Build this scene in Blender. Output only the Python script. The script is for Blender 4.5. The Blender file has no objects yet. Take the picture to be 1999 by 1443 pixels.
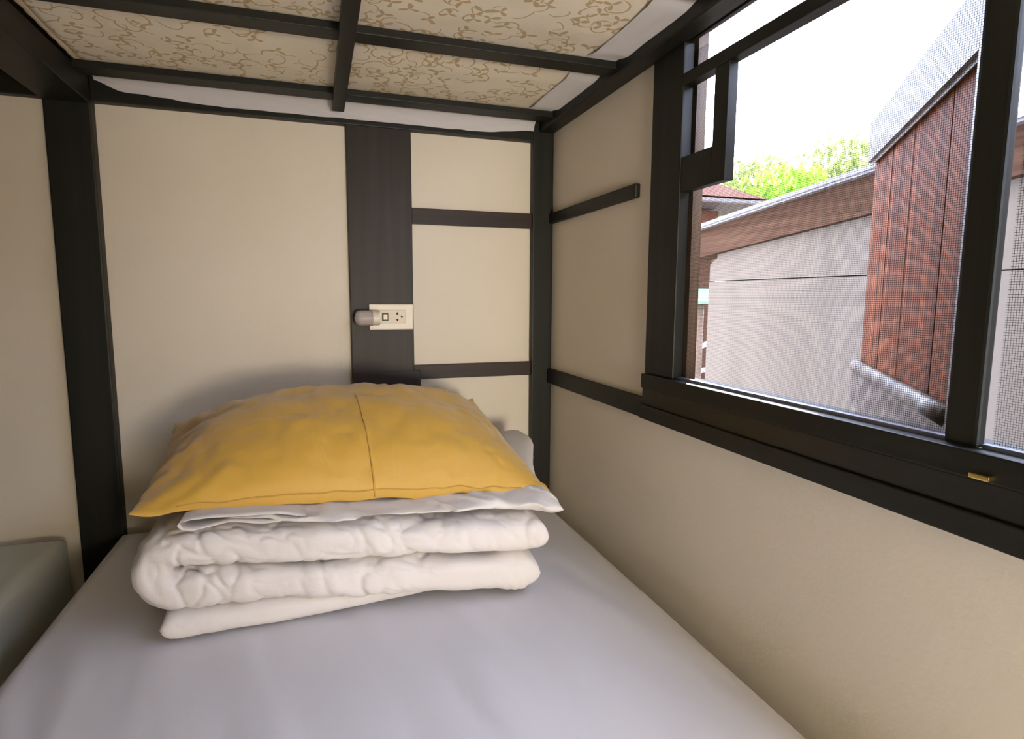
import bpy, bmesh, math, random
from mathutils import Vector, Matrix, noise
random.seed(7)
scene = bpy.context.scene
C = scene.collection

# ------------------------------------------------------------------ camera, world, light
S = 1.4                      # metres per survey unit (back wall is 1 unit in front of the camera)
ZC = 0.933                   # camera height in metres
FPX = 1154.8                 # focal length in pixels of a 1999-wide frame
YAW, PITCH, ROLL = -0.31903, -0.12064, -0.00411

def cam_axes():
    Rz = Matrix.Rotation(YAW, 3, 'Z'); Rx = Matrix.Rotation(PITCH, 3, 'X'); Ry = Matrix.Rotation(ROLL, 3, 'Y')
    return Rz @ Rx @ Ry
AX = cam_axes()
def ray(px, py):
    return AX @ Vector(((px - 999.5) / FPX, 1.0, -(py - 721.5) / FPX))
def W(x, y, z):              # survey units -> metres
    return Vector((x * S, y * S, z * S + ZC))

cam_data = bpy.data.cameras.new('camera'); cam = bpy.data.objects.new('camera', cam_data); C.objects.link(cam)
cam_data.sensor_fit = 'HORIZONTAL'; cam_data.sensor_width = 36.0; cam_data.lens = 36.0 * FPX / 1999.0
cam_data.clip_start = 0.02; cam_data.clip_end = 200
rot = Matrix((AX.col[0], AX.col[2], -AX.col[1])).transposed()
cam.matrix_world = Matrix.Translation((0, 0, ZC)) @ rot.to_4x4()
scene.camera = cam

world = bpy.data.worlds.new('sky'); scene.world = world; world.use_nodes = True
wn = world.node_tree.nodes; bg = wn['Background']
bg.inputs['Color'].default_value = (0.74, 0.84, 1.12, 1); bg.inputs['Strength'].default_value = 12.0

SUN_DIR = ray(1680, 95).normalized()
sun_data = bpy.data.lights.new('sun', 'SUN'); sun_data.energy = 55.0; sun_data.angle = math.radians(0.6)
sun_data.color = (1.0, 0.88, 0.72)
sun = bpy.data.objects.new('sun', sun_data); C.objects.link(sun)
sun.rotation_euler = SUN_DIR.to_track_quat('Z', 'Y').to_euler(); sun.location = W(3, 3, 2)

vs = scene.view_settings
vs.view_transform = 'Standard'; vs.look = 'None'; vs.exposure = 0.06; vs.gamma = 1.0; vs.use_curve_mapping = False
scene.cycles.use_denoising = True
scene.cycles.max_bounces = 7; scene.cycles.diffuse_bounces = 4; scene.cycles.glossy_bounces = 2; scene.cycles.use_adaptive_sampling = True; scene.cycles.adaptive_threshold = 0.08; scene.cycles.transparent_max_bounces = 8
scene.cycles.sample_clamp_indirect = 12

# ------------------------------------------------------------------ materials
def mat(name, color, rough=0.7, spec=0.3, metallic=0.0):
    m = bpy.data.materials.new(name); m.use_nodes = True
    b = m.node_tree.nodes['Principled BSDF']
    b.inputs['Base Color'].default_value = (*color, 1); b.inputs['Roughness'].default_value = rough
    b.inputs['Specular IOR Level'].default_value = spec; b.inputs['Metallic'].default_value = metallic
    return m
class NT:
    def __init__(s, m): s.t = m.node_tree; s.n = s.t.nodes; s.b = s.n['Principled BSDF']
    def add(s, typ, **kw):
        n = s.n.new(typ)
        for k, v in kw.items():
            if k in n.inputs: n.inputs[k].default_value = v
            else: setattr(n, k, v)
        return n
    def link(s, a, b): s.t.links.new(a, b)
    def coords(s, scale=(1, 1, 1), kind='Object'):
        tc = s.add('ShaderNodeTexCoord'); mp = s.add('ShaderNodeMapping'); mp.inputs['Scale'].default_value = scale
        s.link(tc.outputs[kind], mp.inputs['Vector']); return mp.outputs['Vector']
    def ramp(s, fac, stops):
        r = s.add('ShaderNodeValToRGB'); e = r.color_ramp.elements
        e[0].position, e[0].color = stops[0][0], (*stops[0][1], 1)
        e[1].position, e[1].color = stops[-1][0], (*stops[-1][1], 1)
        for p, c in stops[1:-1]:
            x = e.new(p); x.color = (*c, 1)
        s.link(fac, r.inputs['Fac']); return r.outputs['Color']
    def bump(s, height, strength, dist=0.002):
        b = s.add('ShaderNodeBump', Strength=strength, Distance=dist); s.link(height, b.inputs['Height'])
        s.link(b.outputs['Normal'], s.b.inputs['Normal'])
    def math(s, op, a, b=None, clamp=False):
        n = s.add('ShaderNodeMath', operation=op, use_clamp=clamp)
        for i, v in enumerate((a, b)):
            if v is None: continue
            if isinstance(v, (int, float)): n.inputs[i].default_value = v
            else: s.link(v, n.inputs[i])
        return n.outputs[0]
    def mix(s, fac, a, b):
        n = s.add('ShaderNodeMix', data_type='RGBA')
        for sock, v in ((n.inputs['Factor'], fac), (n.inputs[6], a), (n.inputs[7], b)):
            if isinstance(v, tuple): sock.default_value = (*v, 1)
            elif isinstance(v, (int, float)): sock.default_value = v
            else: s.link(v, sock)
        return n.outputs[2]

def noisy(name, c0, c1, scale=(8, 8, 8), rough=0.8, spec=0.2, bump=0.1, bscale=120, detail=4):
    m = mat(name, c0, rough, spec); t = NT(m); v = t.coords(scale)
    n = t.add('ShaderNodeTexNoise', Scale=1.0, Detail=detail); t.link(v, n.inputs['Vector'])
    t.link(t.ramp(n.outputs['Fac'], [(0.3, c0), (0.7, c1)]), t.b.inputs['Base Color'])
    if bump:
        v2 = t.coords((bscale,) * 3); n2 = t.add('ShaderNodeTexNoise', Scale=1.0, Detail=3); t.link(v2, n2.inputs['Vector'])
        t.bump(n2.outputs['Fac'], bump)
    return m
PLASTER = noisy('plaster', (0.77, 0.695, 0.585), (0.81, 0.735, 0.62), (3, 3, 3), 0.9, 0.1, 0.15, 160)

def timber(name, c0, c1, axis='Z', rough=0.5, spec=0.35, wear=None):
    m = mat(name, c0, rough, spec); t = NT(m)
    sc = {'X': (2, 60, 60), 'Y': (60, 2, 60), 'Z': (60, 60, 2)}[axis]
    v = t.coords(sc); n = t.add('ShaderNodeTexNoise', Scale=1.0, Detail=6, Distortion=0.4); t.link(v, n.inputs['Vector'])
    col = t.ramp(n.outputs['Fac'], [(0.3, c0), (0.72, c1)])
    if wear:
        v3 = t.coords(tuple(a * 0.25 for a in sc)); n3 = t.add('ShaderNodeTexNoise', Scale=1.0, Detail=8, Roughness=0.7); t.link(v3, n3.inputs['Vector'])
        f = t.ramp(n3.outputs['Fac'], [(0.66, (0, 0, 0)), (0.74, (1, 1, 1))])
        col = t.mix(f, col, wear)
    t.link(col, t.b.inputs['Base Color']); t.bump(n.outputs['Fac'], 0.25, 0.001)
    return m
BLACK_X = timber('black_timber_x', (0.006, 0.007, 0.005), (0.014, 0.013, 0.010), 'X')
BLACK_Y = timber('black_timber_y', (0.006, 0.007, 0.005), (0.014, 0.013, 0.010), 'Y')
BLACK_Z = timber('black_timber_z', (0.006, 0.007, 0.005), (0.015, 0.014, 0.010), 'Z')
BROWN_X = timber('dark_brown_rail', (0.020, 0.014, 0.010), (0.045, 0.024, 0.016), 'X')
BROWN_Z = timber('dark_brown_board', (0.016, 0.013, 0.010), (0.034, 0.022, 0.016), 'Z')
WORN_Y = timber('worn_sill', (0.009, 0.010, 0.008), (0.020, 0.016, 0.012), 'Y', 0.4, 0.4, (0.075, 0.026, 0.014))
SHUTTER = timber('shutter_wood', (0.05, 0.014, 0.005), (0.30, 0.090, 0.026), 'Z', 0.6, 0.1)
SHUTTER_RAIL = timber('shutter_rail_wood', (0.06, 0.045, 0.035), (0.18, 0.135, 0.10), 'X', 0.4, 0.5)
REVEAL = timber('reveal_wood', (0.10, 0.065, 0.045), (0.22, 0.15, 0.10), 'Z')

def cloth(name, color, rough=0.85, wscale=700, bump=0.12, sheen=0.3, fold=0.0, spec=0.15):
    m = mat(name, color, rough, spec); t = NT(m)
    t.b.inputs['Sheen Weight'].default_value = sheen; t.b.inputs['Sheen Roughness'].default_value = 0.5
    v = t.coords((1, 1, 1)); n = t.add('ShaderNodeTexNoise', Scale=float(wscale), Detail=2.0); t.link(v, n.inputs['Vector'])
    h = n.outputs['Fac']
    if fold:
        n2 = t.add('ShaderNodeTexNoise', Scale=22.0, Detail=3.0, Distortion=1.2); t.link(v, n2.inputs['Vector'])
        h = t.math('ADD', t.math('MULTIPLY', h, 0.15), t.math('MULTIPLY', n2.outputs['Fac'], fold))
    t.bump(h, bump, 0.004)
    return m
SHEET = cloth('white_sheet', (0.63, 0.605, 0.625), bump=0.12, fold=0.5)
DUVET = cloth('white_duvet', (0.70, 0.655, 0.63), bump=0.35, fold=1.0)
COVER = cloth('grey_sheet', (0.50, 0.51, 0.44), bump=0.1)
MUSTARD = cloth('mustard_satin', (0.56, 0.33, 0.050), 0.5, 900, 0.32, 0.35, 0.9, 0.35)
MUSTARD_SEAM = cloth('mustard_thread', (0.50, 0.29, 0.045), 0.7)
BLOCKER = cloth('olive_blocker', (0.10, 0.11, 0.06), 0.9)
ROPE = cloth('beige_piping', (0.62, 0.52, 0.34), 0.9)

def brocade():
    m = mat('brocade_ticking', (0.8, 0.74, 0.6), 0.65, 0.2); t = NT(m)
    v = t.coords((1, 1, 1))
    def polar(scale, rnd, off):
        mp = t.add('ShaderNodeMapping'); mp.inputs['Location'].default_value = (off, off * 0.37, 0); t.link(v, mp.inputs['Vector'])
        warp = t.add('ShaderNodeTexNoise', Scale=scale * 1.3, Detail=1.0); t.link(v, warp.inputs['Vector'])
        sc_ = t.add('ShaderNodeVectorMath', operation='SCALE'); sc_.inputs['Scale'].default_value = 0.35 / scale; t.link(warp.outputs['Color'], sc_.inputs[0])
        ad = t.add('ShaderNodeVectorMath', operation='ADD'); t.link(mp.outputs[0], ad.inputs[0]); t.link(sc_.outputs[0], ad.inputs[1])
        vo = t.add('ShaderNodeTexVoronoi', Scale=scale, Randomness=rnd, voronoi_dimensions='2D'); t.link(ad.outputs[0], vo.inputs['Vector'])
        sb = t.add('ShaderNodeVectorMath', operation='SUBTRACT'); t.link(ad.outputs[0], sb.inputs[0]); t.link(vo.outputs['Position'], sb.inputs[1])
        xy = t.add('ShaderNodeSeparateXYZ'); t.link(sb.outputs[0], xy.inputs[0])
        th = t.math('ARCTAN2', xy.outputs[1], xy.outputs[0])
        rr = t.math('MULTIPLY', t.math('SQRT', t.math('ADD', t.math('POWER', xy.outputs[0], 2.0), t.math('POWER', xy.outputs[1], 2.0))), scale)
        cc = t.add('ShaderNodeSeparateColor'); t.link(vo.outputs['Color'], cc.inputs[0])
        return th, rr, cc.outputs[0], cc.outputs[1]
    def near(a_, w): return t.math('LESS_THAN', t.math('ABSOLUTE', a_), w)
    # open lobed blossoms drawn in outline, half of each only
    th, r, c1, c2 = polar(10.5, 0.75, 0.0)
    th2 = t.math('ADD', th, t.math('MULTIPLY', c1, 6.28))
    lob = t.math('ADD', 0.30, t.math('MULTIPLY', t.math('ABSOLUTE', t.math('SINE', t.math('MULTIPLY', th2, 2.5))), 0.13))
    blossom = t.math('MULTIPLY', near(t.math('SUBTRACT', r, lob), 0.016), t.math('GREATER_THAN', t.math('SINE', th2), -0.25))
    # spiral tendrils
    sp = t.math('FRACT', t.math('ADD', t.math('MULTIPLY', r, 3.2), t.math('DIVIDE', th2, 6.2832)))
    tendril = t.math('MULTIPLY', near(t.math('SUBTRACT', sp, 0.5), 0.045), t.math('MULTIPLY', t.math('LESS_THAN', r, 0.30), t.math('GREATER_THAN', c2, 0.45)))
    # sprays of small filled leaves
    th3, r3, c3, c4 = polar(27.0, 1.0, 3.3)
    leaf = t.math('LESS_THAN', r3, t.math('MULTIPLY', t.math('POWER', t.math('ABSOLUTE', t.math('SINE', t.math('ADD', t.math('MULTIPLY', th3, 1.5), t.math('MULTIPLY', c3, 6.28)))), 3.0), 0.44))
    leaf = t.math('MULTIPLY', leaf, t.math('GREATER_THAN', c4, 0.42))
    stem = t.math('MULTIPLY', near(t.math('SUBTRACT', r3, 0.40), 0.030), t.math('MULTIPLY', t.math('GREATER_THAN', t.math('SINE', t.math('ADD', th3, t.math('MULTIPLY', c4, 6.28))), 0.1), t.math('GREATER_THAN', c3, 0.5)))
    fig = t.math('MAXIMUM', t.math('MAXIMUM', blossom, tendril), t.math('MAXIMUM', leaf, stem))
    n3 = t.add('ShaderNodeTexNoise', Scale=8.0, Detail=1.0); t.link(v, n3.inputs['Vector'])
    wa = t.add('ShaderNodeTexWave', Scale=75.0, Distortion=0.6); wa.bands_direction = 'Y'; t.link(v, wa.inputs['Vector'])
    hatch = t.math('MULTIPLY', t.math('GREATER_THAN', wa.outputs['Fac'], 0.7), t.math('LESS_THAN', n3.outputs['Fac'], 0.47))
    base = t.mix(t.math('MULTIPLY', hatch, 0.30), (0.86, 0.79, 0.66), (0.60, 0.50, 0.34))
    t.link(t.mix(t.math('MULTIPLY', fig, 0.75), base, (0.46, 0.32, 0.13)), t.b.inputs['Base Color'])
    q = t.add('ShaderNodeTexNoise', Scale=16.0, Detail=2.0); t.link(v, q.inputs['Vector'])
    t.bump(q.outputs['Fac'], 0.3, 0.012)
    return m
BROCADE = brocade()
PLASTIC = mat('white_plastic', (0.78, 0.70, 0.58), 0.35, 0.4)
PLASTIC2 = mat('cream_plastic', (0.70, 0.62, 0.48), 0.4, 0.4)
DARKHOLE = mat('socket_slot', (0.03, 0.02, 0.015), 0.8)
GREEN_RIM = mat('green_rim', (0.07, 0.10, 0.06), 0.5)
BRASS = mat('brass', (0.80, 0.60, 0.18), 0.25, 0.5, 1.0)
STEEL = mat('steel', (0.6, 0.6, 0.6), 0.3, 0.5, 1.0)
CAP = mat('clear_cap', (0.62, 0.55, 0.52), 0.15, 0.5)
CAP.node_tree.nodes['Principled BSDF'].inputs['Transmission Weight'].default_value = 0.3
CAP.node_tree.nodes['Principled BSDF'].inputs['IOR'].default_value = 1.2
ALU = mat('track_metal', (0.35, 0.38, 0.50), 0.3, 0.5, 0.8)

def insect_screen():
    m = mat('insect_screen', (0.05, 0.045, 0.04), 0.8, 0.05); t = NT(m)
    tc = t.add('ShaderNodeTexCoord'); sx = t.add('ShaderNodeSeparateXYZ'); t.link(tc.outputs['Object'], sx.inputs[0])
    pitch = 0.0022
    def lines(o):
        f = t.math('FRACT', t.math('DIVIDE', o, pitch)); return t.math('LESS_THAN', f, 0.17)
    thread = t.math('MAXIMUM', lines(sx.outputs['Y']), lines(sx.outputs['Z']))
    vo = t.add('ShaderNodeTexVoronoi', Scale=330.0); t.link(tc.outputs['Object'], vo.inputs['Vector'])
    cs = t.add('ShaderNodeSeparateColor'); t.link(vo.outputs['Color'], cs.inputs[0])
    dust = t.math('MULTIPLY', t.math('LESS_THAN', vo.outputs['Distance'], 0.19), t.math('GREATER_THAN', cs.outputs[0], 0.78))
    solid = t.math('MAXIMUM', thread, dust)
    trans = t.add('ShaderNodeBsdfTransparent'); tl = t.add('ShaderNodeBsdfTranslucent'); tl.inputs['Color'].default_value = (0.9, 0.82, 0.7, 1)
    m1 = t.add('ShaderNodeMixShader'); t.link(dust, m1.inputs[0]); t.link(t.b.outputs[0], m1.inputs[1]); t.link(tl.outputs[0], m1.inputs[2])
    m2 = t.add('ShaderNodeMixShader'); t.link(solid, m2.inputs[0]); t.link(trans.outputs[0], m2.inputs[1]); t.link(m1.outputs[0], m2.inputs[2])
    t.link(m2.outputs[0], t.n['Material Output'].inputs['Surface'])
    return m
SCREEN = insect_screen()
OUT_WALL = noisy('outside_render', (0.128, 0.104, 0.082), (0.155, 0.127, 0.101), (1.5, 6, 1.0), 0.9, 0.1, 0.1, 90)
OUT_BAND = timber('outside_fascia', (0.040, 0.020, 0.012), (0.085, 0.046, 0.028), 'Y', 0.85, 0.05)
OUT_COPING = mat('outside_coping', (0.18, 0.16, 0.15), 0.35, 0.5)
ROOF = noisy('roof_tiles', (0.085, 0.030, 0.016), (0.12, 0.048, 0.026), (6, 6, 6), 0.8)
GROUND = noisy('ground', (0.10, 0.085, 0.065), (0.16, 0.14, 0.11), (2, 2, 2), 0.95)
PANEL = timber('room_panelling', (0.06, 0.038, 0.024), (0.11, 0.07, 0.045), 'Z', 0.6)
CLAD = timber('dark_cladding', (0.03, 0.022, 0.016), (0.06, 0.045, 0.03), 'Y', 0.7)
FLOOR = timber('floor_wood', (0.16, 0.09, 0.05), (0.25, 0.15, 0.08), 'Y', 0.5)
BARK = noisy('bark', (0.10, 0.07, 0.05), (0.16, 0.11, 0.08))
def leafmat(name, c):
    m = mat(name, c, 0.6, 0.2); t = NT(m)
    tl = t.add('ShaderNodeBsdfTranslucent'); tl.inputs['Color'].default_value = (c[0] * 1.3, c[1] * 1.3, c[2], 1)
    mx = t.add('ShaderNodeMixShader'); mx.inputs[0].default_value = 0.5
    t.link(t.b.outputs[0], mx.inputs[1]); t.link(tl.outputs[0], mx.inputs[2]); t.link(mx.outputs[0], t.n['Material Output'].inputs['Surface'])
    return m
LEAF = leafmat('leaf_green', (0.20, 0.36, 0.05)); LEAF2 = leafmat('leaf_olive', (0.20, 0.24, 0.09))
MINT = mat('mint_paint', (0.25, 0.50, 0.36), 0.6)
EAVE = mat('eave_paint', (0.14, 0.12, 0.11), 0.7)
PALE = mat('pale_paint', (0.70, 0.70, 0.74), 0.5)

# ------------------------------------------------------------------ builders
def link(name, me, m, parent=None):
    o = bpy.data.objects.new(name, me); C.objects.link(o)
    if m: me.materials.append(m)
    if parent: o.parent = parent
    return o
def from_bm(name, bm, m, parent=None, smooth=False):
    bmesh.ops.recalc_face_normals(bm, faces=bm.faces)
    me = bpy.data.meshes.new(name); bm.to_mesh(me); bm.free()
    if smooth:
        for p in me.polygons: p.use_smooth = True
    return link(name, me, m, parent)
def add_box(bm, x0, x1, y0, y1, z0, z1, bevel=0.0):
    """box in survey units, bevel in metres"""
    a, b = W(x0, y0, z0), W(x1, y1, z1)
    vs_ = [bm.verts.new((x, y, z)) for x in (a.x, b.x) for y in (a.y, b.y) for z in (a.z, b.z)]
    fs = [bm.faces.new([vs_[i] for i in f]) for f in ((0, 1, 3, 2), (4, 6, 7, 5), (0, 4, 5, 1), (2, 3, 7, 6), (0, 2, 6, 4), (1, 5, 7, 3))]
    if bevel:
        es = list({e for f in fs for e in f.edges})
        bmesh.ops.bevel(bm, geom=es, offset=bevel, segments=2, profile=0.6, affect='EDGES')
def box(name, x0, x1, y0, y1, z0, z1, m, parent=None, bevel=0.0):
    bm = bmesh.new(); add_box(bm, x0, x1, y0, y1, z0, z1, bevel); return from_bm(name, bm, m, parent)
def empty(name, loc=(0, 0, 0)):
    o = bpy.data.objects.new(name, None); C.objects.link(o); o.empty_display_size = 0.05
    return o      # parts are built in world coordinates, so a thing's Empty stays at the origin unless moved
def tag(o, label=None, cat=None, group=None, kind=None):
    for k, v in (('label', label), ('category', cat), ('group', group), ('kind', kind)):
        if v: o[k] = v
    return o
def tube(name, pts, r, m, parent=None, n=8, closed_ends=True):
    bm = bmesh.new(); rings = []
    for i, p in enumerate(pts):
        p = Vector(p); d = (Vector(pts[min(i + 1, len(pts) - 1)]) - Vector(pts[max(i - 1, 0)])).normalized()
        u = d.cross(Vector((0, 0, 1)));
        if u.length < 1e-3: u = Vector((1, 0, 0))
        u.normalize(); w = d.cross(u)
        rings.append([bm.verts.new(p + r * (math.cos(2 * math.pi * k / n) * u + math.sin(2 * math.pi * k / n) * w)) for k in range(n)])
    for a, b in zip(rings, rings[1:]):
        for k in range(n): bm.faces.new((a[k], a[(k + 1) % n], b[(k + 1) % n], b[k]))
    if closed_ends: bm.faces.new(rings[0]); bm.faces.new(rings[-1])
    return from_bm(name, bm, m, parent, True)
def grid(name, nu, nv, fn, m, parent=None, closed_u=False, closed_v=False, smooth=True):
    vs_ = [fn(i / (nu if closed_u else nu - 1), j / (nv if closed_v else nv - 1)) for i in range(nu) for j in range(nv)]
    fs = []
    for i in range(nu if closed_u else nu - 1):
        for j in range(nv if closed_v else nv - 1):
            a, b = i, (i + 1) % nu; c, d = j, (j + 1) % nv
            fs.append((a * nv + c, b * nv + c, b * nv + d, a * nv + d))
    me = bpy.data.meshes.new(name); me.from_pydata([tuple(v) for v in vs_], [], fs); me.update()
    bm = bmesh.new(); bm.from_mesh(me)
    if closed_u or closed_v: bmesh.ops.remove_doubles(bm, verts=bm.verts, dist=1e-5)
    bmesh.ops.recalc_face_normals(bm, faces=bm.faces); bm.to_mesh(me); bm.free()
    for p in me.polygons: p.use_smooth = smooth
    return link(name, me, m, parent)
def nz(x, y, z, s, seed=0.0):
    return noise.noise(Vector((x * s + seed, y * s - seed * 0.7, z * s + seed * 1.3)))
def sm(a, b, x):
    t = max(0.0, min(1.0, (x - a) / (b - a))); return t * t * (3 - 2 * t)

# ------------------------------------------------------------------ room shell (survey units)
XR = 0.40; YB = 1.0
ZF = -ZC / S                       # floor
ZCEIL = (2.55 - ZC) / S
XL, YN = -2.3, -1.9                # far side of the room behind and to the left of the camera
tag(box('floor', XL, XR, YN, YB, ZF - 0.05, ZF, FLOOR), kind='structure')
tag(box('ceiling', XL, XR + 0.03, YN, YB, ZCEIL, ZCEIL + 0.05, PANEL), kind='structure')
tag(box('wall_left', XL - 0.04, XL, YN, YB, ZF, ZCEIL, PANEL), kind='structure')
tag(box('wall_front', XL, XR + 0.03, YN - 0.04, YN, ZF, ZCEIL, PANEL), kind='structure')
wall_back = tag(box('wall_back', XL, XR + 0.03, YB, YB + 0.05, ZF, ZCEIL, PLASTER), kind='structure')
# timbers of the back wall, proud of the plaster
box('timber_board', 0.053, 0.154, 0.9885, YB + .002, -0.125, 0.270, BROWN_Z, wall_back, 0.0015)
box('timber_block', 0.053, 0.164, 0.9875, YB + .002, -0.345, -0.122, BROWN_Z, wall_back, 0.0015)
box('timber_rail', 0.154, 0.364, 0.991, YB + .002, 0.120, 0.1455, BROWN_X, wall_back, 0.0015)
box('timber_rail', 0.154, 0.364, 0.991, YB + .002, -0.1375, -0.1135, BROWN_X, wall_back, 0.0015)
box('timber_head_beam', -1.20, 0.366, 0.986, YB + .002, 0.2655, 0.42, BLACK_X, wall_back, 0.002)

# right wall with two window bays
WZ0, WZ1 = -0.1515, 0.305
WY0, WY1 = 0.256, 0.656            # first bay (outer edge of frame)
V0, V1 = -0.60, 0.256              # second bay, running past the camera
TH = 0.034
bm = bmesh.new()
add_box(bm, XR, XR + TH, YN, YB, ZF, WZ0)
add_box(bm, XR, XR + TH, YN, YB, WZ1, ZCEIL)
add_box(bm, XR, XR + TH, WY1, YB, WZ0, WZ1)
add_box(bm, XR, XR + TH, YN, V0, WZ0, WZ1)
wall_right = tag(from_bm('wall_right', bm, PLASTER), kind='structure')
box('timber_rail', XR - 0.008, XR + .002, 0.690, 0.990, 0.1285, 0.1465, BLACK_Y, wall_right, 0.004)
box('timber_rail', XR - 0.009, XR + .002, WY1, 0.990, -0.1515, -0.1265, BLACK_Y, wall_right, 0.002)

# dark weatherboards on the outer face, one board after another
for k in range(12):
    z0 = ZF + k * (WZ0 - ZF) / 4 if k < 4 else WZ1 + (k - 4) * (ZCEIL - WZ1) / 8
    z1 = ZF + (k + 1) * (WZ0 - ZF) / 4 if k < 4 else WZ1 + (k - 3) * (ZCEIL - WZ1) / 8
    box('weatherboard', XR + TH, XR + TH + 0.012, YN, YB + .05, z0 + .002, z1 - .002, CLAD, wall_right, 0.002)
for y0, y1 in ((WY1 + .005, YB + .05), (YN, V0 - .005)):
    box('weatherboard', XR + TH, XR + TH + 0.012, y0, y1, WZ0 + .002, WZ1 - .002, CLAD, wall_right, 0.002)

# window 1: screened opening
w1 = tag(empty('window_1'), kind='structure')
box('jamb', XR - 0.006, XR + 0.008, 0.594, WY1, -0.094, 0.2803, BLACK_Z, w1, 0.002)
box('reveal', XR + 0.010, XR + 0.0225, 0.590, WY1, -0.112, WZ1, REVEAL, w1)
box('mullion', XR - 0.004, XR + 0.004, 0.2565, 0.2775, -0.094, WZ1, BLACK_Z, w1, 0.003)
box('head', XR - 0.0004, XR + 0.004, 0.2775, 0.594, 0.2795, WZ1 + .002, BLACK_Y, w1, 0.0008)
box('transom_rail', XR - 0.006, XR + 0.008, 0.2775, 0.594, 0.2335, 0.2465, BLACK_Y, w1, 0.0015)
box('track', XR + 0.001, XR + 0.006, 0.2775, 0.594, -0.0955, -0.0915, ALU, w1)
box('bottom_rail', XR - 0.011, XR + TH, V0, WY1, -0.1125, -0.0945, BLACK_Y, w1, 0.002)
box('sill_board', XR - 0.0085, XR + TH + 0.01, V0, WY1, -0.1335, -0.1125, WORN_Y, w1, 0.0015)
box('apron_board', XR - 0.012, XR + .01, V0, WY1, -0.1515, -0.1335, BLACK_Y, w1, 0.0015)
box('outer_sill', XR + TH, XR + 0.085, V0, WY1 + .02, -0.150, -0.128, OUT_WALL, w1, 0.003)
grid('insect_screen', 2, 2, lambda a, b: W(XR + 0.0095, 0.278 + a * 0.316, -0.0935 + b * 0.366), SCREEN, w1, smooth=False)
# hanging wooden stop board with a rectangular cut-out below the transom rail
bm = bmesh.new()
add_box(bm, XR - 0.005, XR + 0.006, 0.517, 0.539, 0.119, 0.2340, 0.0012)
add_box(bm, XR - 0.005, XR + 0.006, 0.539, 0.594, 0.119, 0.157, 0.0012)
from_bm('stop_board', bm, BLACK_Z, w1)
# brass bolt on the sill beside the mullion
b = box('bolt', XR - 0.0155, XR - 0.0105, 0.2405, 0.2525, -0.1105, -0.1070, BRASS, w1, 0.0012); b['label'] = 'small brass bolt'

# window 2: neighbouring bay
w2 = tag(empty('window_2'), kind='structure')
box('head', XR - 0.0004, XR + 0.004, V0, 0.2565, 0.2795, WZ1 + .002, BLACK_Y, w2, 0.0008)
box('mullion', XR - 0.010, XR + TH, -0.16, -0.14, -0.094, WZ1, BLACK_Z, w2, 0.003)
box('track', XR + 0.001, XR + 0.006, V0, 0.2565, -0.0955, -0.0915, ALU, w2)
grid('insect_screen', 2, 2, lambda a, b: W(XR + 0.0095, V0 + a * (0.256 - V0), -0.0935 + b * 0.366), SCREEN, w2, smooth=False)

# ------------------------------------------------------------------ bunk bed
bunk = tag(empty('bunk_bed'), 'black timber bunk bed frame with slatted upper deck', 'bunk bed')
YF = -0.42
box('post', -0.337, -0.282, 0.979, YB - .0005, ZF, 0.42, BLACK_Z, bunk, 0.003)
box('post', 0.362, XR - .0005, 0.984, YB - .0005, ZF, 0.42, BLACK_Z, bunk, 0.003)
box('post', -0.337, -0.282, YF - 0.05, YF, ZF, 0.42, BLACK_Z, bunk, 0.003)
box('post', 0.345, XR - .0005 - .012, YF - 0.05, YF, ZF, 0.42, BLACK_Z, bunk, 0.003)
box('side_rail', -0.337, -0.282, YF, 0.979, 0.260, 0.2935, BLACK_Y, bunk, 0.002)
box('side_rail', 0.372, XR - .0005, YF, 0.984, 0.2805, 0.33, BLACK_Y, bunk, 0.004)
SLT, SLB = 0.2975, 0.2885
for y0, y1 in [(0.922, 0.953), (0.709, 0.737), (0.50, 0.528), (0.29, 0.318), (0.08, 0.108), (-0.13, -0.102), (-0.34, -0.312)]:
    box('slat', -0.2825, 0.3725, y0, y1, SLB, SLT, BLACK_X, bunk, 0.0012)
box('centre_bearer', 0.0335, 0.0505, YF, 0.9635, 0.2765, SLB + .0005, BLACK_Y, bunk, 0.0012)
box('base_panel', -0.330, 0.392, YF, 0.979, -0.47, -0.4535, BLACK_Y, bunk, 0.002)
box('base_rail', -0.330, -0.300, YF, 0.979, -0.52, -0.4425, BLACK_Y, bunk, 0.002)
box('base_rail', 0.372, 0.392, YF, 0.979, -0.52, -0.4425, BLACK_Y, bunk, 0.002)

# neighbouring bed on the left
bunk2 = tag(empty('bed_base'), 'dark low bed base under the side mattress beyond the post', 'bed base')
box('base_panel', -1.02, -0.345, YF, 0.975, -0.47, -0.4535, BLACK_Y, bunk2, 0.002)
for x0, y0 in ((-1.02, 0.92), (-0.40, 0.92), (-1.02, YF), (-0.40, YF)):
    box('leg', x0, x0 + 0.055, y0, y0 + 0.055, ZF, -0.47, BLACK_Z, bunk2, 0.002)

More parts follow.
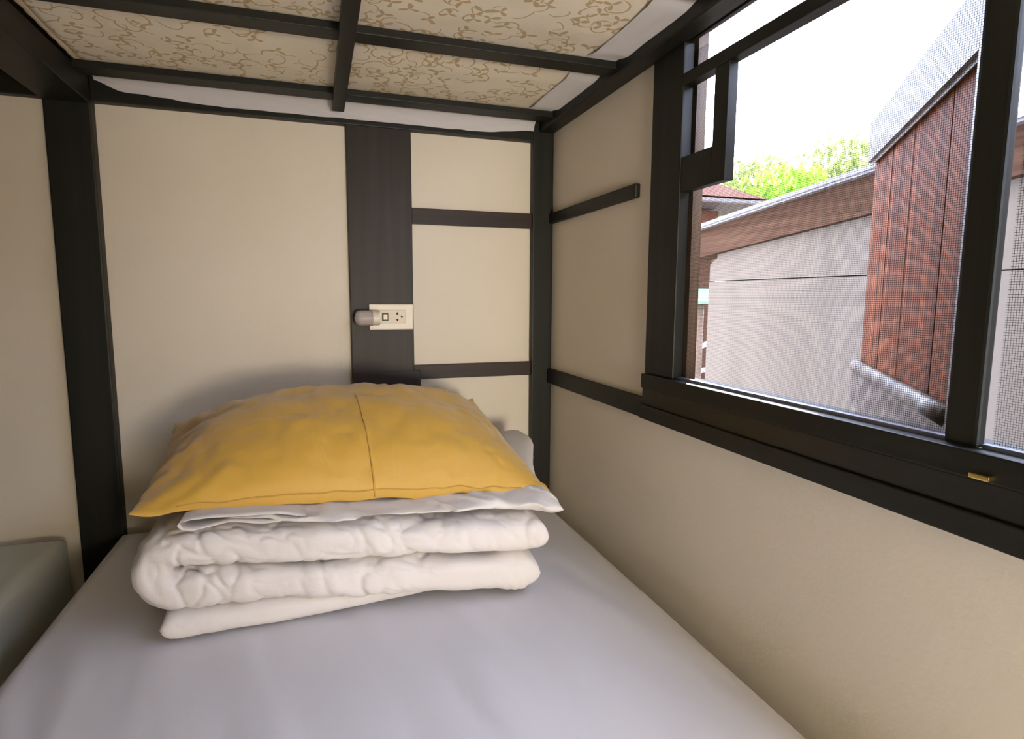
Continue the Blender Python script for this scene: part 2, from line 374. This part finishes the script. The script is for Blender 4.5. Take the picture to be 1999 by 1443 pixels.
# ------------------------------------------------------------------ added fill lamp, unseen behind the camera, brightens the interior
def fill_lantern(x, y, z, r, strength, color):
    t = tag(empty('fill_lamp'), 'added glowing globe on a stand, unseen fill light behind the camera', 'fill light')
    em = mat('fill_glow', (0.9, 0.85, 0.75), 0.9); b_ = em.node_tree.nodes['Principled BSDF']
    b_.inputs['Emission Color'].default_value = (*color, 1); b_.inputs['Emission Strength'].default_value = strength
    c = W(x, y, z)
    bm = bmesh.new(); bmesh.ops.create_uvsphere(bm, u_segments=32, v_segments=20, radius=r, matrix=Matrix.Translation(c))
    for v in bm.verts:
        d = v.co - c; v.co = c + d * (1 + 0.012 * math.cos(40 * math.asin(max(-1, min(1, d.z / r)))))
    from_bm('shade', bm, em, t, True)
    zf = W(0, 0, ZF).z
    tube('stem', [Vector((c.x, c.y, zf + .02)), Vector((c.x, c.y, c.z - r + .005))], 0.012, STEEL, t)
    tube('base', [Vector((c.x, c.y, zf)), Vector((c.x, c.y, zf + .02))], 0.12, STEEL, t, 32)
fill_lantern(0.22, -0.80, -0.17, 0.19, 74.0, (1.0, 0.90, 0.74))
# added unseen cloth on a rod, blocks fill light from the left side
blocker = tag(empty('light_blocker'), 'added olive cloth behind the camera, blocks light from the left side', 'light blocker')
grid('cloth', 180, 12, lambda u, v: W(-0.275 + 0.415 * u, YF + 0.012 + 0.011 * math.sin(u * 88) * (0.6 + 0.4 * v), 0.255 - v * 0.59), BLOCKER, blocker)
tube('rod', [W(-0.28, YF + 0.012, 0.258), W(0.372, YF + 0.012, 0.258)], 0.008, STEEL, blocker)

# ------------------------------------------------------------------ mattresses
def slab(name, x0, x1, y0, y1, z0, z1, m, parent, r=0.03, nx=70, ny=110, top=None, bottom=None):
    """rounded mattress: closed loop cross-section swept along Y, ends rounded; units"""
    nv = 72
    def fn(u, v):
        # u along y, v around the section (superellipse)
        a = 2 * math.pi * v; ca, sa = math.cos(a), math.sin(a)
        e = 0.13
        cx = math.copysign(abs(ca) ** e, ca); cz = math.copysign(abs(sa) ** (e * 2.2), sa)
        t = u * 2 - 1
        k = (1 - max(0.0, (abs(t) - 0.965) / 0.035) ** 2.2); k = max(k, 0.0) ** 0.5
        hx, hz = (x1 - x0) / 2, (z1 - z0) / 2
        x = (x0 + x1) / 2 + cx * (hx - 0.02 * (1 - k))
        z = (z0 + z1) / 2 + cz * hz * (0.25 + 0.75 * k) * (1 if 0.0005 < u < 0.9995 else 0.0)
        y = y0 + (y1 - y0) * u
        if cz > 0.9 and top: z += top(x, y)
        if cz < -0.9 and bottom: z += bottom(x, y)
        return W(x, y, z)
    return grid(name, ny, nv, fn, m, parent, closed_v=True)
def flat_slab(name, x0, x1, y0, y1, z0, z1, m, parent, nx, ny, top=None, bottom=None, r=0.02):
    """dense top/bottom sheets joined by a rounded rim"""
    def ease(t):                                   # denser at edges
        return 0.5 - 0.5 * math.cos(math.pi * t)
    def rim(t): return t
    prof = []
    bm = bmesh.new(); layers = []
    for side in (0, 1):
        g = []
        for i in range(nx):
            row = []
            for j in range(ny):
                a, b = ease(i / (nx - 1)), ease(j / (ny - 1))
                x, y = x0 + (x1 - x0) * a, y0 + (y1 - y0) * b
                d = min(x - x0, x1 - x, y - y0, y1 - y); k = min(1.0, d / r)
                lift = (1 - math.sqrt(max(0.0, 1 - (1 - k) ** 2))) * r
                if side == 0: z = z1 - lift + (top(x, y) * k if top else 0)
                else: z = z0 + lift + (bottom(x, y) * k if bottom else 0)
                row.append(bm.verts.new(W(x, y, z)))
            g.append(row)
        layers.append(g)
        for i in range(nx - 1):
            for j in range(ny - 1):
                bm.faces.new((g[i][j], g[i + 1][j], g[i + 1][j + 1], g[i][j + 1]))
    def border(g):
        return [g[i][0] for i in range(nx)] + [g[nx - 1][j] for j in range(1, ny)] + [g[i][ny - 1] for i in range(nx - 2, -1, -1)] + [g[0][j] for j in range(ny - 2, 0, -1)]
    A, B = border(layers[0]), border(layers[1])
    for k in range(len(A)):
        bm.faces.new((A[k], A[(k + 1) % len(A)], B[(k + 1) % len(B)], B[k]))
    return from_bm(name, bm, m, parent, True)

def bed_top(x, y):
    w = 0.0028 * nz(x * 7 + y * 1.5, y * 1.3, 0, 4.0, 3) + 0.0018 * nz(x * 16 + y * 3, y * 2.4, 0, 3.0, 9)      # soft creases running down the bed
    dip = -0.004 * math.exp(-((x - 0.03) / 0.22) ** 2 - ((y - 0.8) / 0.2) ** 2)
    return w * sm(0.86, 0.55, y) + dip
lower = tag(empty('mattress'), 'white sheeted mattress of the lower bunk under the folded duvet', 'mattress')
flat_slab('fitted_sheet', -0.288, 0.368, YF + .03, 0.9782, -0.4530, -0.345, SHEET, lower, 150, 170, top=bed_top)
side = tag(empty('mattress'), 'dim grey-green sheeted mattress on the left beyond the black post', 'mattress')
flat_slab('fitted_sheet', -1.01, -0.352, YF + .01, 0.976, -0.4530, -0.345, COVER, side, 40, 60, r=0.012)

def sag(x, y):
    # ticking bulges down between the slats
    ys = [0.9375, 0.723, 0.514, 0.304, 0.094, -0.116, -0.326]
    d = min(abs(y - s) for s in ys)
    return -0.0035 * sm(0.016, 0.09, d) * (0.6 + 0.4 * sm(0.0, 0.10, abs(x - 0.042))) + 0.0012 * nz(x, y, 0, 14, 2) * sm(0.016, 0.05, d)
upper = tag(empty('mattress'), 'cream floral brocade mattress lying on the slats of the upper bunk', 'mattress')
tick = flat_slab('ticking', -0.280, 0.3705, YF + .01, 0.972, SLT + .0006, 0.40, BROCADE, upper, 90, 220, bottom=sag, r=0.012)
# twisted piping along the open edge
pts = [W(-0.2785 + 0.0006 * math.sin(y * 900), y, SLT + .0043) for y in [YF + .03 + i * (0.952 - YF - .03) / 240 for i in range(241)]]
tube('piping', pts, 0.0058, ROPE, tick, 8)
# fitted sheet: strip lapped under the wall side, skirt drooping at the head end
def lap(u, v):
    y = YF + 0.02 + u * (0.955 - YF - 0.02)
    inner = 0.328 + 0.004 * nz(0, y, 0, 9, 4)
    x = inner + v * (0.3715 - inner)
    slat = min(abs(y - s) for s in (0.9375, 0.723, 0.514, 0.304, 0.094, -0.116, -0.326))
    z = SLT + 0.0004 - 0.0045 * sm(0.017, 0.05, slat) - 0.0012 * (1 + nz(x * 6, y, 0, 18, 5)) * sm(0.016, 0.03, slat)
    return W(x, y, z)
grid('fitted_sheet', 420, 14, lap, SHEET, upper)
def skirt(u, v):
    x = -0.276 + u * (0.361 + 0.276)
    # edge of the droop, highest at both ends, ruffled near the posts
    e = 0.2720 + 0.008 * sm(-0.12, -0.25, x) + 0.013 * sm(-0.245, -0.280, x) + 0.008 * sm(0.27, 0.365, x)
    e += 0.0022 * nz(x, 0, 0, 38, 1) * (0.3 + sm(0.16, 0.24, x) + sm(-0.09, -0.17, x))
    z0 = 0.2985
    s = v
    y = 0.9545 + 0.026 * math.sin(s * math.pi / 2) ** 0.8 + 0.0022 * nz(x * 3, s, 0, 16, 8) * s
    z = z0 + (e - z0) * (0.12 * s + 0.88 * s ** 1.5)
    return W(x, min(y, 0.9845), z)
grid('sheet_skirt', 160, 16, skirt, SHEET, upper)

# ------------------------------------------------------------------ folded duvet
duvet = tag(empty('duvet'), 'thick white duvet folded in layers on the lower mattress', 'duvet')
def wr(p, amp, seed):
    x, y, z = p
    a = amp * (0.8 * nz(x, y, z, 10, seed) + 0.5 * nz(x * 1.2, y, z, 24, seed + 4))
    q = Vector((x + 0.35 * z + 0.012 * nz(x, y, z, 20, 3), y * 0.7, z * 0.55))     # slanting gathers along the fronts
    r1 = max(0.0, 1 - abs(noise.noise(q * 34 + Vector((seed, 1, 2)))) * 2.6) ** 2
    r2 = max(0.0, 1 - abs(noise.noise(q * 62 + Vector((4, seed, 9)))) * 2.6) ** 2
    gate = max(0.0, min(1.0, 0.45 + 1.6 * nz(x, y * 0.3, z * 1.5, 7, seed + 2)))
    fan = math.exp(-((x + 0.13) / 0.055) ** 2)                                     # pinched where the fold turns
    return a - amp * gate * (0.55 * r1 + 0.30 * r2) - amp * fan * 0.5 * r2
def swept(name, path, half, depth, y0, m, parent, seed, amp, nu=200, nv=72, skew=0.0):
    """thick folded layer: centre path in the XZ plane (units), superellipse section half x depth/2, front at y0"""
    # resample the path
    seg = [0.0]
    for a, b in zip(path, path[1:]): seg.append(seg[-1] + (Vector(b) - Vector(a)).length)
    L = seg[-1]
    def at(s):
        s = max(0.0, min(L, s))
        for i in range(len(path) - 1):
            if s <= seg[i + 1] or i == len(path) - 2:
                t = (s - seg[i]) / max(1e-9, seg[i + 1] - seg[i]); return Vector(path[i]).lerp(Vector(path[i + 1]), t)
    def fn(u, v):
        s = u * L; c = at(s); d = (at(s + .006) - at(s - .006)); d.normalize(); n = Vector((-d.y, d.x))
        e = min(s, L - s); k = 1.0
        hb = half(u) if callable(half) else half
        cap = hb * 0.9
        if e < cap: k = math.sqrt(max(0.0, 1 - (1 - e / cap) ** 2))
        a = 2 * math.pi * v; ca, sa = math.cos(a), math.sin(a)
        cy = math.copysign(abs(ca) ** 0.17, ca); cn = math.copysign(abs(sa) ** 0.66, sa)
        x = c.x + n.x * hb * cn * k; z = c.y + n.y * hb * cn * k
        yy = y0 + depth / 2 + cy * (depth / 2 - 0.006 * (1 - k))
        yy += skew * (x - 0.04)
        p = Vector((x, yy, z)); w = wr(p, amp, seed) * k
        p += Vector((n.x * cn, cy * 0.8, n.y * cn)) * w
        return W(*p)
    return grid(name, nu, nv, fn, m, parent, closed_v=True)
def arc(cx, cz, r, a0, a1, n=14):
    return [(cx + r * math.cos(math.radians(a0 + (a1 - a0) * i / n)), cz + r * math.sin(math.radians(a0 + (a1 - a0) * i / n))) for i in range(n + 1)]
# upper fold: top layer, round turn at the left, second layer back to the right
top = [(0.250 - i * 0.03, -0.2770 + 0.0252 * (i / 13)) for i in range(14)]
top = [(x, z) for x, z in top if x > -0.140]
turn = arc(-0.142, -0.2735, 0.0215, 90, 270)
second = [(-0.120 + i * 0.03, -0.2945 - 0.0255 * (i / 12)) for i in range(13)]
swept('upper_fold', top + turn + second, lambda u: 0.0222 + 0.0025 * sm(0.6, 1.0, u), 0.335, 0.621, DUVET, duvet, 11, 0.0058, 380, 120, -0.055)
# bottom layer, thick at the left corner and pressed flat towards the right
low = [(-0.158 + i * 0.02, -0.3285 - 0.0030 * (i / 20)) for i in range(21)]
swept('bottom_fold', low, lambda u: 0.0165 - 0.010 * sm(0.25, 1.0, u), 0.330, 0.636, DUVET, duvet, 23, 0.0016, 160, 64, 0.055)
low2 = [(0.05 + i * 0.02, -0.330 + 0.0 * i) for i in range(12)]
swept('inner_fold', low2, 0.015, 0.20, 0.72, DUVET, duvet, 31, 0.0035, 80, 48)

# thin crumpled sheet lying between duvet and pillow
fs = tag(empty('folded_sheet'), 'thin crumpled white sheet between the pillow and the folded duvet', 'sheet')
def crumple(u, v):
    x = -0.120 + u * (0.268 + 0.120)
    a = 2 * math.pi * v; ca, sa = math.cos(a), math.sin(a)
    y0 = 0.626 + 0.010 * sm(0.05, -0.12, x) + 0.016 * nz(x, 0, 0, 15, 2) - 0.006 * sm(0.15, 0.27, x)
    dep = 0.30
    base = -0.2260 - 0.0225 * (x + 0.12) / 0.39
    h = 0.0040 + 0.0075 * sm(0.13, 0.25, x) + 0.0026 * nz(x, 0, 0, 22, 6)
    e = min(u, 1 - u); k = math.sqrt(max(0.0, 1 - (1 - min(1, e / 0.03)) ** 2))
    cy = math.copysign(abs(ca) ** 0.35, ca); cz = math.copysign(abs(sa) ** 0.9, sa)
    y = y0 + dep / 2 + cy * dep / 2
    front = sm(0.74, 0.64, y)
    ridge = max(0.0, 1 - abs(nz(x * 1.1 + y * 0.9, y * 0.5, cz * 0.01, 26, 21)) * 2.8) ** 2
    z = base + 0.0035 + cz * h * (0.3 + 0.7 * k) + front * (0.0045 * nz(x * 1.2, y * 0.6, 0, 15, 3) + 0.0028 * ridge) + 0.0015 * nz(x * 2.2, y * 2, 0, 30, 13)
    y -= front * 0.006 * ridge
    # bunched up behind the right corner of the pillow
    z += 0.021 * sm(0.20, 0.26, x) * sm(0.70, 0.86, y) * (1 if cz > -0.5 else 0.4)
    return W(x + 0.045 * sm(0.70, 0.86, y) * sm(0.2, 0.268, x), y, z)
def loop(u, v):
    # open turned-back edge of the sheet at the left: a C-shaped strip seen end-on
    L = [(0.005, -0.2330), (-0.045, -0.2205), (-0.100, -0.2165), (-0.122, -0.2160), (-0.1335, -0.2185), (-0.1365, -0.2235), (-0.1325, -0.2275), (-0.118, -0.2290), (-0.100, -0.2270), (-0.090, -0.2255), (-0.060, -0.2290), (-0.03, -0.2290)]
    f = u * (len(L) - 1); i = min(int(f), len(L) - 2); t = f - i
    x = L[i][0] + (L[i + 1][0] - L[i][0]) * t; z = L[i][1] + (L[i + 1][1] - L[i][1]) * t
    y = 0.628 + 0.008 * nz(u * 3, 0, 0, 2, 5) + v * 0.22
    return W(x, y, z + 0.0008 * nz(u * 6, v * 3, 0, 2, 8) - 0.006 * v)
grid('cloth', 260, 84, crumple, DUVET, fs, closed_v=True)
lp = grid('turned_edge', 90, 24, loop, DUVET, fs)
md = lp.modifiers.new('thickness', 'SOLIDIFY'); md.thickness = 0.0012

# ------------------------------------------------------------------ pillow
pil = tag(empty('pillow'), 'mustard yellow pillow resting on the folded white duvet', 'pillow')
FL, FR, BL, BR = Vector((-0.182, 0.650, -0.2155)), Vector((0.271, 0.664, -0.2405)), Vector((-0.190, 0.905, -0.175)), Vector((0.232, 0.900, -0.160))
def pillow_pt(u, v, top):
    """u,v in [-1,1]; u left-right, v front-back"""
    # corners stay out, sides pull in
    pu = u * (1 - 0.030 * (1 - v * v) * abs(u) ** 3); pv = v * (1 - 0.055 * (1 - u * u) * abs(v) ** 3)
    a, b = (pu + 1) / 2, (pv + 1) / 2
    p = FL.lerp(FR, a).lerp(BL.lerp(BR, a), b)
    fu = max(0.0, 1 - abs(u) ** 2.6) ** 0.72; fv = max(0.0, 1 - abs(v) ** 2.3) ** 0.60
    f = fu * fv
    x, y = p.x, p.y
    wob = 0.0042 * nz(u * 1.0, v * 1.2, 0, 2.8, 5) + 0.0026 * nz(u * 2.6, v * 1.1, 0, 4.2, 15)
    crease = sum(0.0042 * max(0.0, 1 - abs(nz(u * 4.2, v * 1.5, s, 1.6, s)) * 3.2) ** 2 for s in (2, 7)) * sm(0.10, 0.5, f) * 0.8
    edge = 0.004 * nz(u * 5, v * 5, 0, 2.0, 12) * (1 - f)
    if top:
        p.z += 0.073 * f + wob * min(1, f * 2.2) - crease * 0.6 + edge
        p.y -= 0.012 * f
    else:
        p.z += -0.005 * min(1.0, f * 1.6) + edge
    return p
N = 110
bm = bmesh.new(); G = []
for top_ in (True, False):
    g = [[None] * N for _ in range(N)]
    for i in range(N):
        for j in range(N):
            u = math.sin((i / (N - 1) - 0.5) * math.pi); v = math.sin((j / (N - 1) - 0.5) * math.pi)
            if not top_ and (i in (0, N - 1) or j in (0, N - 1)): g[i][j] = G[0][i][j]
            else: g[i][j] = bm.verts.new(W(*pillow_pt(u, v, top_)))
    for i in range(N - 1):
        for j in range(N - 1): bm.faces.new((g[i][j], g[i + 1][j], g[i + 1][j + 1], g[i][j + 1]))
    G.append(g)
case = from_bm('pillowcase', bm, MUSTARD, pil, True)
def on_pillow(u, v, lift): 
    p = pillow_pt(u, v, True); p.z += lift * 0.6; p.y -= lift; return W(*p)
tube('flap_seam', [on_pillow(0.055 + 0.0 * k, -0.9995 + 1.03 * k / 60, 0.0004) for k in range(61)], 0.0016, MUSTARD_SEAM, case, 6)
tube('hem_seam', [on_pillow(-0.82 + 1.66 * k / 90, -0.984, 0.0003) for k in range(91)], 0.0012, MUSTARD_SEAM, case, 6)

# ------------------------------------------------------------------ socket with a plug-in night light
sock = tag(empty('wall_socket'), 'white double wall socket screwed to the dark timber board', 'socket')
YS = 0.9885
box('cover_plate', 0.0815, 0.1525, YS - 0.0055, YS - .0001, -0.0525, -0.0110, PLASTIC, sock, 0.0018)
ins = box('insert', 0.0900, 0.1400, YS - 0.0068, YS - 0.005, -0.0425, -0.0205, PLASTIC2, sock, 0.0008)
for zc, sgn in ((-0.0262, 1), (-0.0368, -1)):
    bm = bmesh.new()
    tri = [(-0.0022, -0.0018 * sgn), (0.0022, -0.0018 * sgn), (0, 0.0026 * sgn)]
    f = [bm.verts.new(W(0.1262 + a, YS - 0.0070, zc + b)) for a, b in tri]; r_ = [bm.verts.new(W(0.1262 + a, YS - 0.0066, zc + b)) for a, b in tri]
    bm.faces.new(f); bm.faces.new(r_)
    for k in range(3): bm.faces.new((f[k], f[(k + 1) % 3], r_[(k + 1) % 3], r_[k]))
    from_bm('slot', bm, DARKHOLE, ins)
tube('earth_hole', [W(0.1335, YS - 0.0070, -0.0316), W(0.1335, YS - 0.0062, -0.0316)], 0.0023, DARKHOLE, ins, 12)
nl = tag(empty('night_light'), 'small bullet-shaped plug-in night light at the left of the socket', 'night light')
def bullet(x0, x1, r, m, name, dome, parent):
    pts = []; bm = bmesh.new(); rings = []; n = 28; prof = []
    for k in range(13):
        t = k / 12
        if dome: prof.append((x1 + (x0 - x1) * t, r * math.sqrt(max(0.0, 1 - max(0.0, (t - 0.62) / 0.38) ** 2.4))))
        else: prof.append((x1 + (x0 - x1) * t, r * (1 - 0.06 * (1 if k in (0, 12) else 0))))
    yc, zc = YS - 0.0215, -0.0330
    for x, rr in prof:
        rings.append([bm.verts.new(W(x, yc + rr * math.cos(2 * math.pi * j / n), zc + rr * math.sin(2 * math.pi * j / n))) for j in range(n)])
    for a, b in zip(rings, rings[1:]):
        for j in range(n): bm.faces.new((a[j], a[(j + 1) % n], b[(j + 1) % n], b[j]))
    bm.faces.new(rings[0]); bm.faces.new(rings[-1]); bmesh.ops.remove_doubles(bm, verts=bm.verts, dist=1e-5)
    return from_bm(name, bm, m, parent, True)
b = bullet(0.0570, 0.0850, 0.0125, CAP, 'lens_cap', True, nl); b['label'] = 'clear domed cap'
bullet(0.0850, 0.0965, 0.0118, PLASTIC, 'collar', False, nl)
box('neck', 0.0960, 0.1005, YS - 0.019, YS - 0.0069, -0.0415, -0.0235, PLASTIC, nl, 0.002)
sw = box('switch_frame', 0.1015, 0.1115, YS - 0.0095, YS - 0.0069, -0.0380, -0.0255, GREEN_RIM, nl, 0.0012)
box('rocker', 0.1035, 0.1100, YS - 0.0112, YS - 0.0092, -0.0360, -0.0275, PLASTIC, sw, 0.001)

# ------------------------------------------------------------------ outside: shutter
sh = tag(empty('window_shutter'), 'brown plank shutter swung open outside the screened window', 'shutter')
a = math.radians(38.8); dv = Vector((math.sin(a), math.cos(a), 0)); nv_ = Vector((-math.cos(a), math.sin(a), 0)); H0 = Vector((0.437, 0.281, 0))
def shbox(name, t0, t1, o0, o1, z0, z1, m, bevel=0.002):
    bm = bmesh.new(); vv = []
    for t in (t0, t1):
        for o in (o0, o1):
            for z in (z0, z1):
                p = H0 + dv * t + nv_ * o; vv.append(bm.verts.new(W(p.x, p.y, z)))
    for f in ((0, 1, 3, 2), (4, 6, 7, 5), (0, 4, 5, 1), (2, 3, 7, 6), (0, 2, 6, 4), (1, 5, 7, 3)): bm.faces.new([vv[i] for i in f])
    bmesh.ops.bevel(bm, geom=list(bm.edges), offset=bevel, segments=2, affect='EDGES')
    return from_bm(name, bm, m, sh)
for t0, wd in ((0.035, 0.105), (0.140, 0.118), (0.258, 0.092), (0.350, 0.102)):
    shbox('plank', t0 + .0003, t0 + wd - .0003, -0.012, -0.004, -0.112, 0.215, SHUTTER, 0.0015)
shbox('bottom_rail', 0.035, 0.452, -0.004, 0.006, -0.150, -0.094, SHUTTER_RAIL, 0.006)
def shp(t, o, z):
    p = H0 + dv * t + nv_ * o; return W(p.x, p.y, z)
tube('moulding', [shp(0.060 + 0.392 * k / 6, 0.001, -0.0935) for k in range(7)], 0.0125, SHUTTER_RAIL, sh, 12)
shbox('top_rail', 0.035, 0.452, -0.004, 0.006, 0.178, 0.238, SHUTTER_RAIL, 0.006)
shbox('hinge_stile', 0.005, 0.058, -0.004, 0.006, -0.150, 0.238, SHUTTER_RAIL, 0.003)

# ------------------------------------------------------------------ outside: neighbour wall with sloping coping
XN = 1.25
tag(box('ground', XR + TH, 14, -6, 16, ZF - 0.25, ZF - 0.2, GROUND), kind='structure')
nb = tag(empty('garden_wall'), 'white boundary wall with dark fascia and sloping grey coping outside', 'wall')
def prism(name, pts, x0, x1, m, parent, bevel=0.0):
    bm = bmesh.new(); A = [bm.verts.new(W(x0, y, z)) for y, z in pts]; B = [bm.verts.new(W(x1, y, z)) for y, z in pts]
    bm.faces.new(A); bm.faces.new(B)
    for k in range(len(pts)): bm.faces.new((A[k], A[(k + 1) % len(pts)], B[(k + 1) % len(pts)], B[k]))
    if bevel: bmesh.ops.bevel(bm, geom=list(bm.edges), offset=bevel, segments=2, affect='EDGES')
    return from_bm(name, bm, m, parent)
topz = lambda y: 0.234 + (1.756 - y) * 0.0985
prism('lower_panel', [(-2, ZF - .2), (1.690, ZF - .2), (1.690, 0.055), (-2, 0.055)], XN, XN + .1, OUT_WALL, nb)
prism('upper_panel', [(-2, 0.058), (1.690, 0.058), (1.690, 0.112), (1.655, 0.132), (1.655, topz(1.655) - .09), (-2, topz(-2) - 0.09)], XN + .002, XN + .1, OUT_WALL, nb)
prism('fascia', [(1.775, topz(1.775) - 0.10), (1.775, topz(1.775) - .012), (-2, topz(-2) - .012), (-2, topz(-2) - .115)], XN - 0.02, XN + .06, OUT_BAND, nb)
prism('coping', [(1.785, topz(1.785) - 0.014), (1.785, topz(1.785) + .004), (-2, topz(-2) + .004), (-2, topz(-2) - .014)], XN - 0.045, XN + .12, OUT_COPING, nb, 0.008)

# things further away
def at(px, py, dist):
    r = ray(px, py).normalized() * dist; return Vector((r.x, r.y, r.z + ZC))
def free_box(name, c, sx, sy, sz, m, parent=None, bevel=0.01, rz=0.0):
    bm = bmesh.new(); bmesh.ops.create_cube(bm, size=1.0, matrix=Matrix.Translation(c) @ Matrix.Rotation(rz, 4, 'Z') @ Matrix.Diagonal((sx, sy, sz, 1)))
    if bevel: bmesh.ops.bevel(bm, geom=list(bm.edges), offset=bevel, segments=2, affect='EDGES')
    return from_bm(name, bm, m, parent)
def roof_house():
    h = tag(empty('neighbour_house'), 'distant house with reddish hipped roof beyond the boundary wall', 'house')
    e = at(1490, 392, 8.0); ridge = at(1400, 345, 8.6); l = at(1200, 440, 7.6)
    zb, zt = e.z, ridge.z + 0.05
    c = Vector((e.x - 1.2, e.y + 1.9, 0))
    x0, x1, y0, y1 = c.x - 2.0, e.x, e.y - 0.1, e.y + 4.0
    bm = bmesh.new()
    b4 = [bm.verts.new(p) for p in ((x0, y0, zb), (x1, y0, zb), (x1, y1, zb), (x0, y1, zb))]
    t2 = [bm.verts.new(((x0 + x1) / 2, y0 + 1.3, zt + .3)), bm.verts.new(((x0 + x1) / 2, y1 - 1.3, zt + .3))]
    for f in ((b4[0], b4[1], t2[0]), (b4[1], b4[2], t2[1], t2[0]), (b4[2], b4[3], t2[1]), (b4[3], b4[0], t2[0], t2[1]), tuple(b4)): bm.faces.new(f)
    from_bm('roof', bm, ROOF, h)
    free_box('eave_board', Vector(((x0 + x1) / 2, (y0 + y1) / 2, zb - 0.05)), x1 - x0 + .06, y1 - y0 + .06, 0.05, EAVE, h)
    zg = W(0, 0, ZF - .2).z
    free_box('wall', Vector(((x0 + x1) / 2, (y0 + y1) / 2, (zb - 0.1 + zg) / 2)), x1 - x0 - .8, y1 - y0 - .8, zb - 0.1 - zg, ROOF, h)
roof_house()
def tree(px, py, dist, r, m, label, n=1500, seed=1, sq=0.8):
    rnd = random.Random(seed); t = tag(empty('tree'), label, 'tree', 'trees beyond the boundary wall')
    c = at(px, py, dist); zg = W(0, 0, ZF - .2).z
    bm = bmesh.new()
    for _ in range(n):
        d = Vector((rnd.gauss(0, 1), rnd.gauss(0, 1), rnd.gauss(0, 1))).normalized() * r * (rnd.random() ** 0.45)
        d *= 1 + 0.35 * noise.noise(d * 1.6 + Vector((seed, 0, 0)))
        d.z *= sq; p = c + d; s = r * rnd.uniform(0.06, 0.11)
        q = Matrix.Rotation(rnd.uniform(0, 6.28), 3, 'Z') @ Matrix.Rotation(rnd.uniform(0, 3.1), 3, 'X')
        vv = [bm.verts.new(p + q @ Vector(w) * s) for w in ((-.5, 0, 0), (0, -.9, .12), (.5, 0, 0), (0, .9, .12))]
        bm.faces.new(vv)
    o = from_bm('foliage', bm, m, t); o['kind'] = 'stuff'
    pts = [Vector((c.x, c.y, zg)), Vector((c.x + .05, c.y, (zg + c.z) / 2)), c]
    tube('trunk', pts, r * 0.08, BARK, t)
tree(1545, 400, 9.5, 0.75, LEAF, 'bright green bushy tree just above the coping', 1600, 3)
tree(1468, 388, 11.8, 0.9, LEAF2, 'olive tree beside the hipped roof', 1600, 5)
tree(1650, 356, 15.5, 1.2, LEAF2, 'olive tree behind the coping nearest the shutter', 1600, 8)
# glimpses to the left of the white wall
c = at(1368, 578, 3.4); gb = tag(empty('planter_box'), 'mint green box on a post seen past the white wall end', 'planter')
free_box('box', c, 0.14, 0.14, 0.08, MINT, gb)
zg = W(0, 0, ZF - .2).z
tube('post', [Vector((c.x, c.y, zg)), Vector((c.x, c.y, c.z - .04))], 0.02, BARK, gb)
hr = tag(empty('stair_railing'), 'pale stair railing glimpsed past the white wall end', 'railing')
p0, p1 = at(1340, 690, 3.5), at(1400, 662, 3.5); q0, q1 = at(1340, 726, 3.5), at(1400, 720, 3.5)
tube('handrail', [p0, p1], 0.014, PALE, hr); tube('handrail', [q0, q1], 0.014, PALE, hr)
for p in (p0, p1): tube('baluster', [Vector((p.x, p.y, zg)), Vector((p.x, p.y, p.z))], 0.014, PALE, hr)
sw_ = tag(empty('shed'), 'dark timber shed wall standing behind the stair railing', 'shed')
c = at(1345, 640, 5.2)
zt = at(1370, 470, 5.2).z
free_box('wall', Vector((c.x - .2, c.y + .3, (zg + zt) / 2)), 1.1, 0.2, zt - zg, OUT_BAND, sw_)
free_box('roof', Vector((c.x - .2, c.y + .2, zt + .03)), 1.2, 0.5, 0.06, ROOF, sw_)
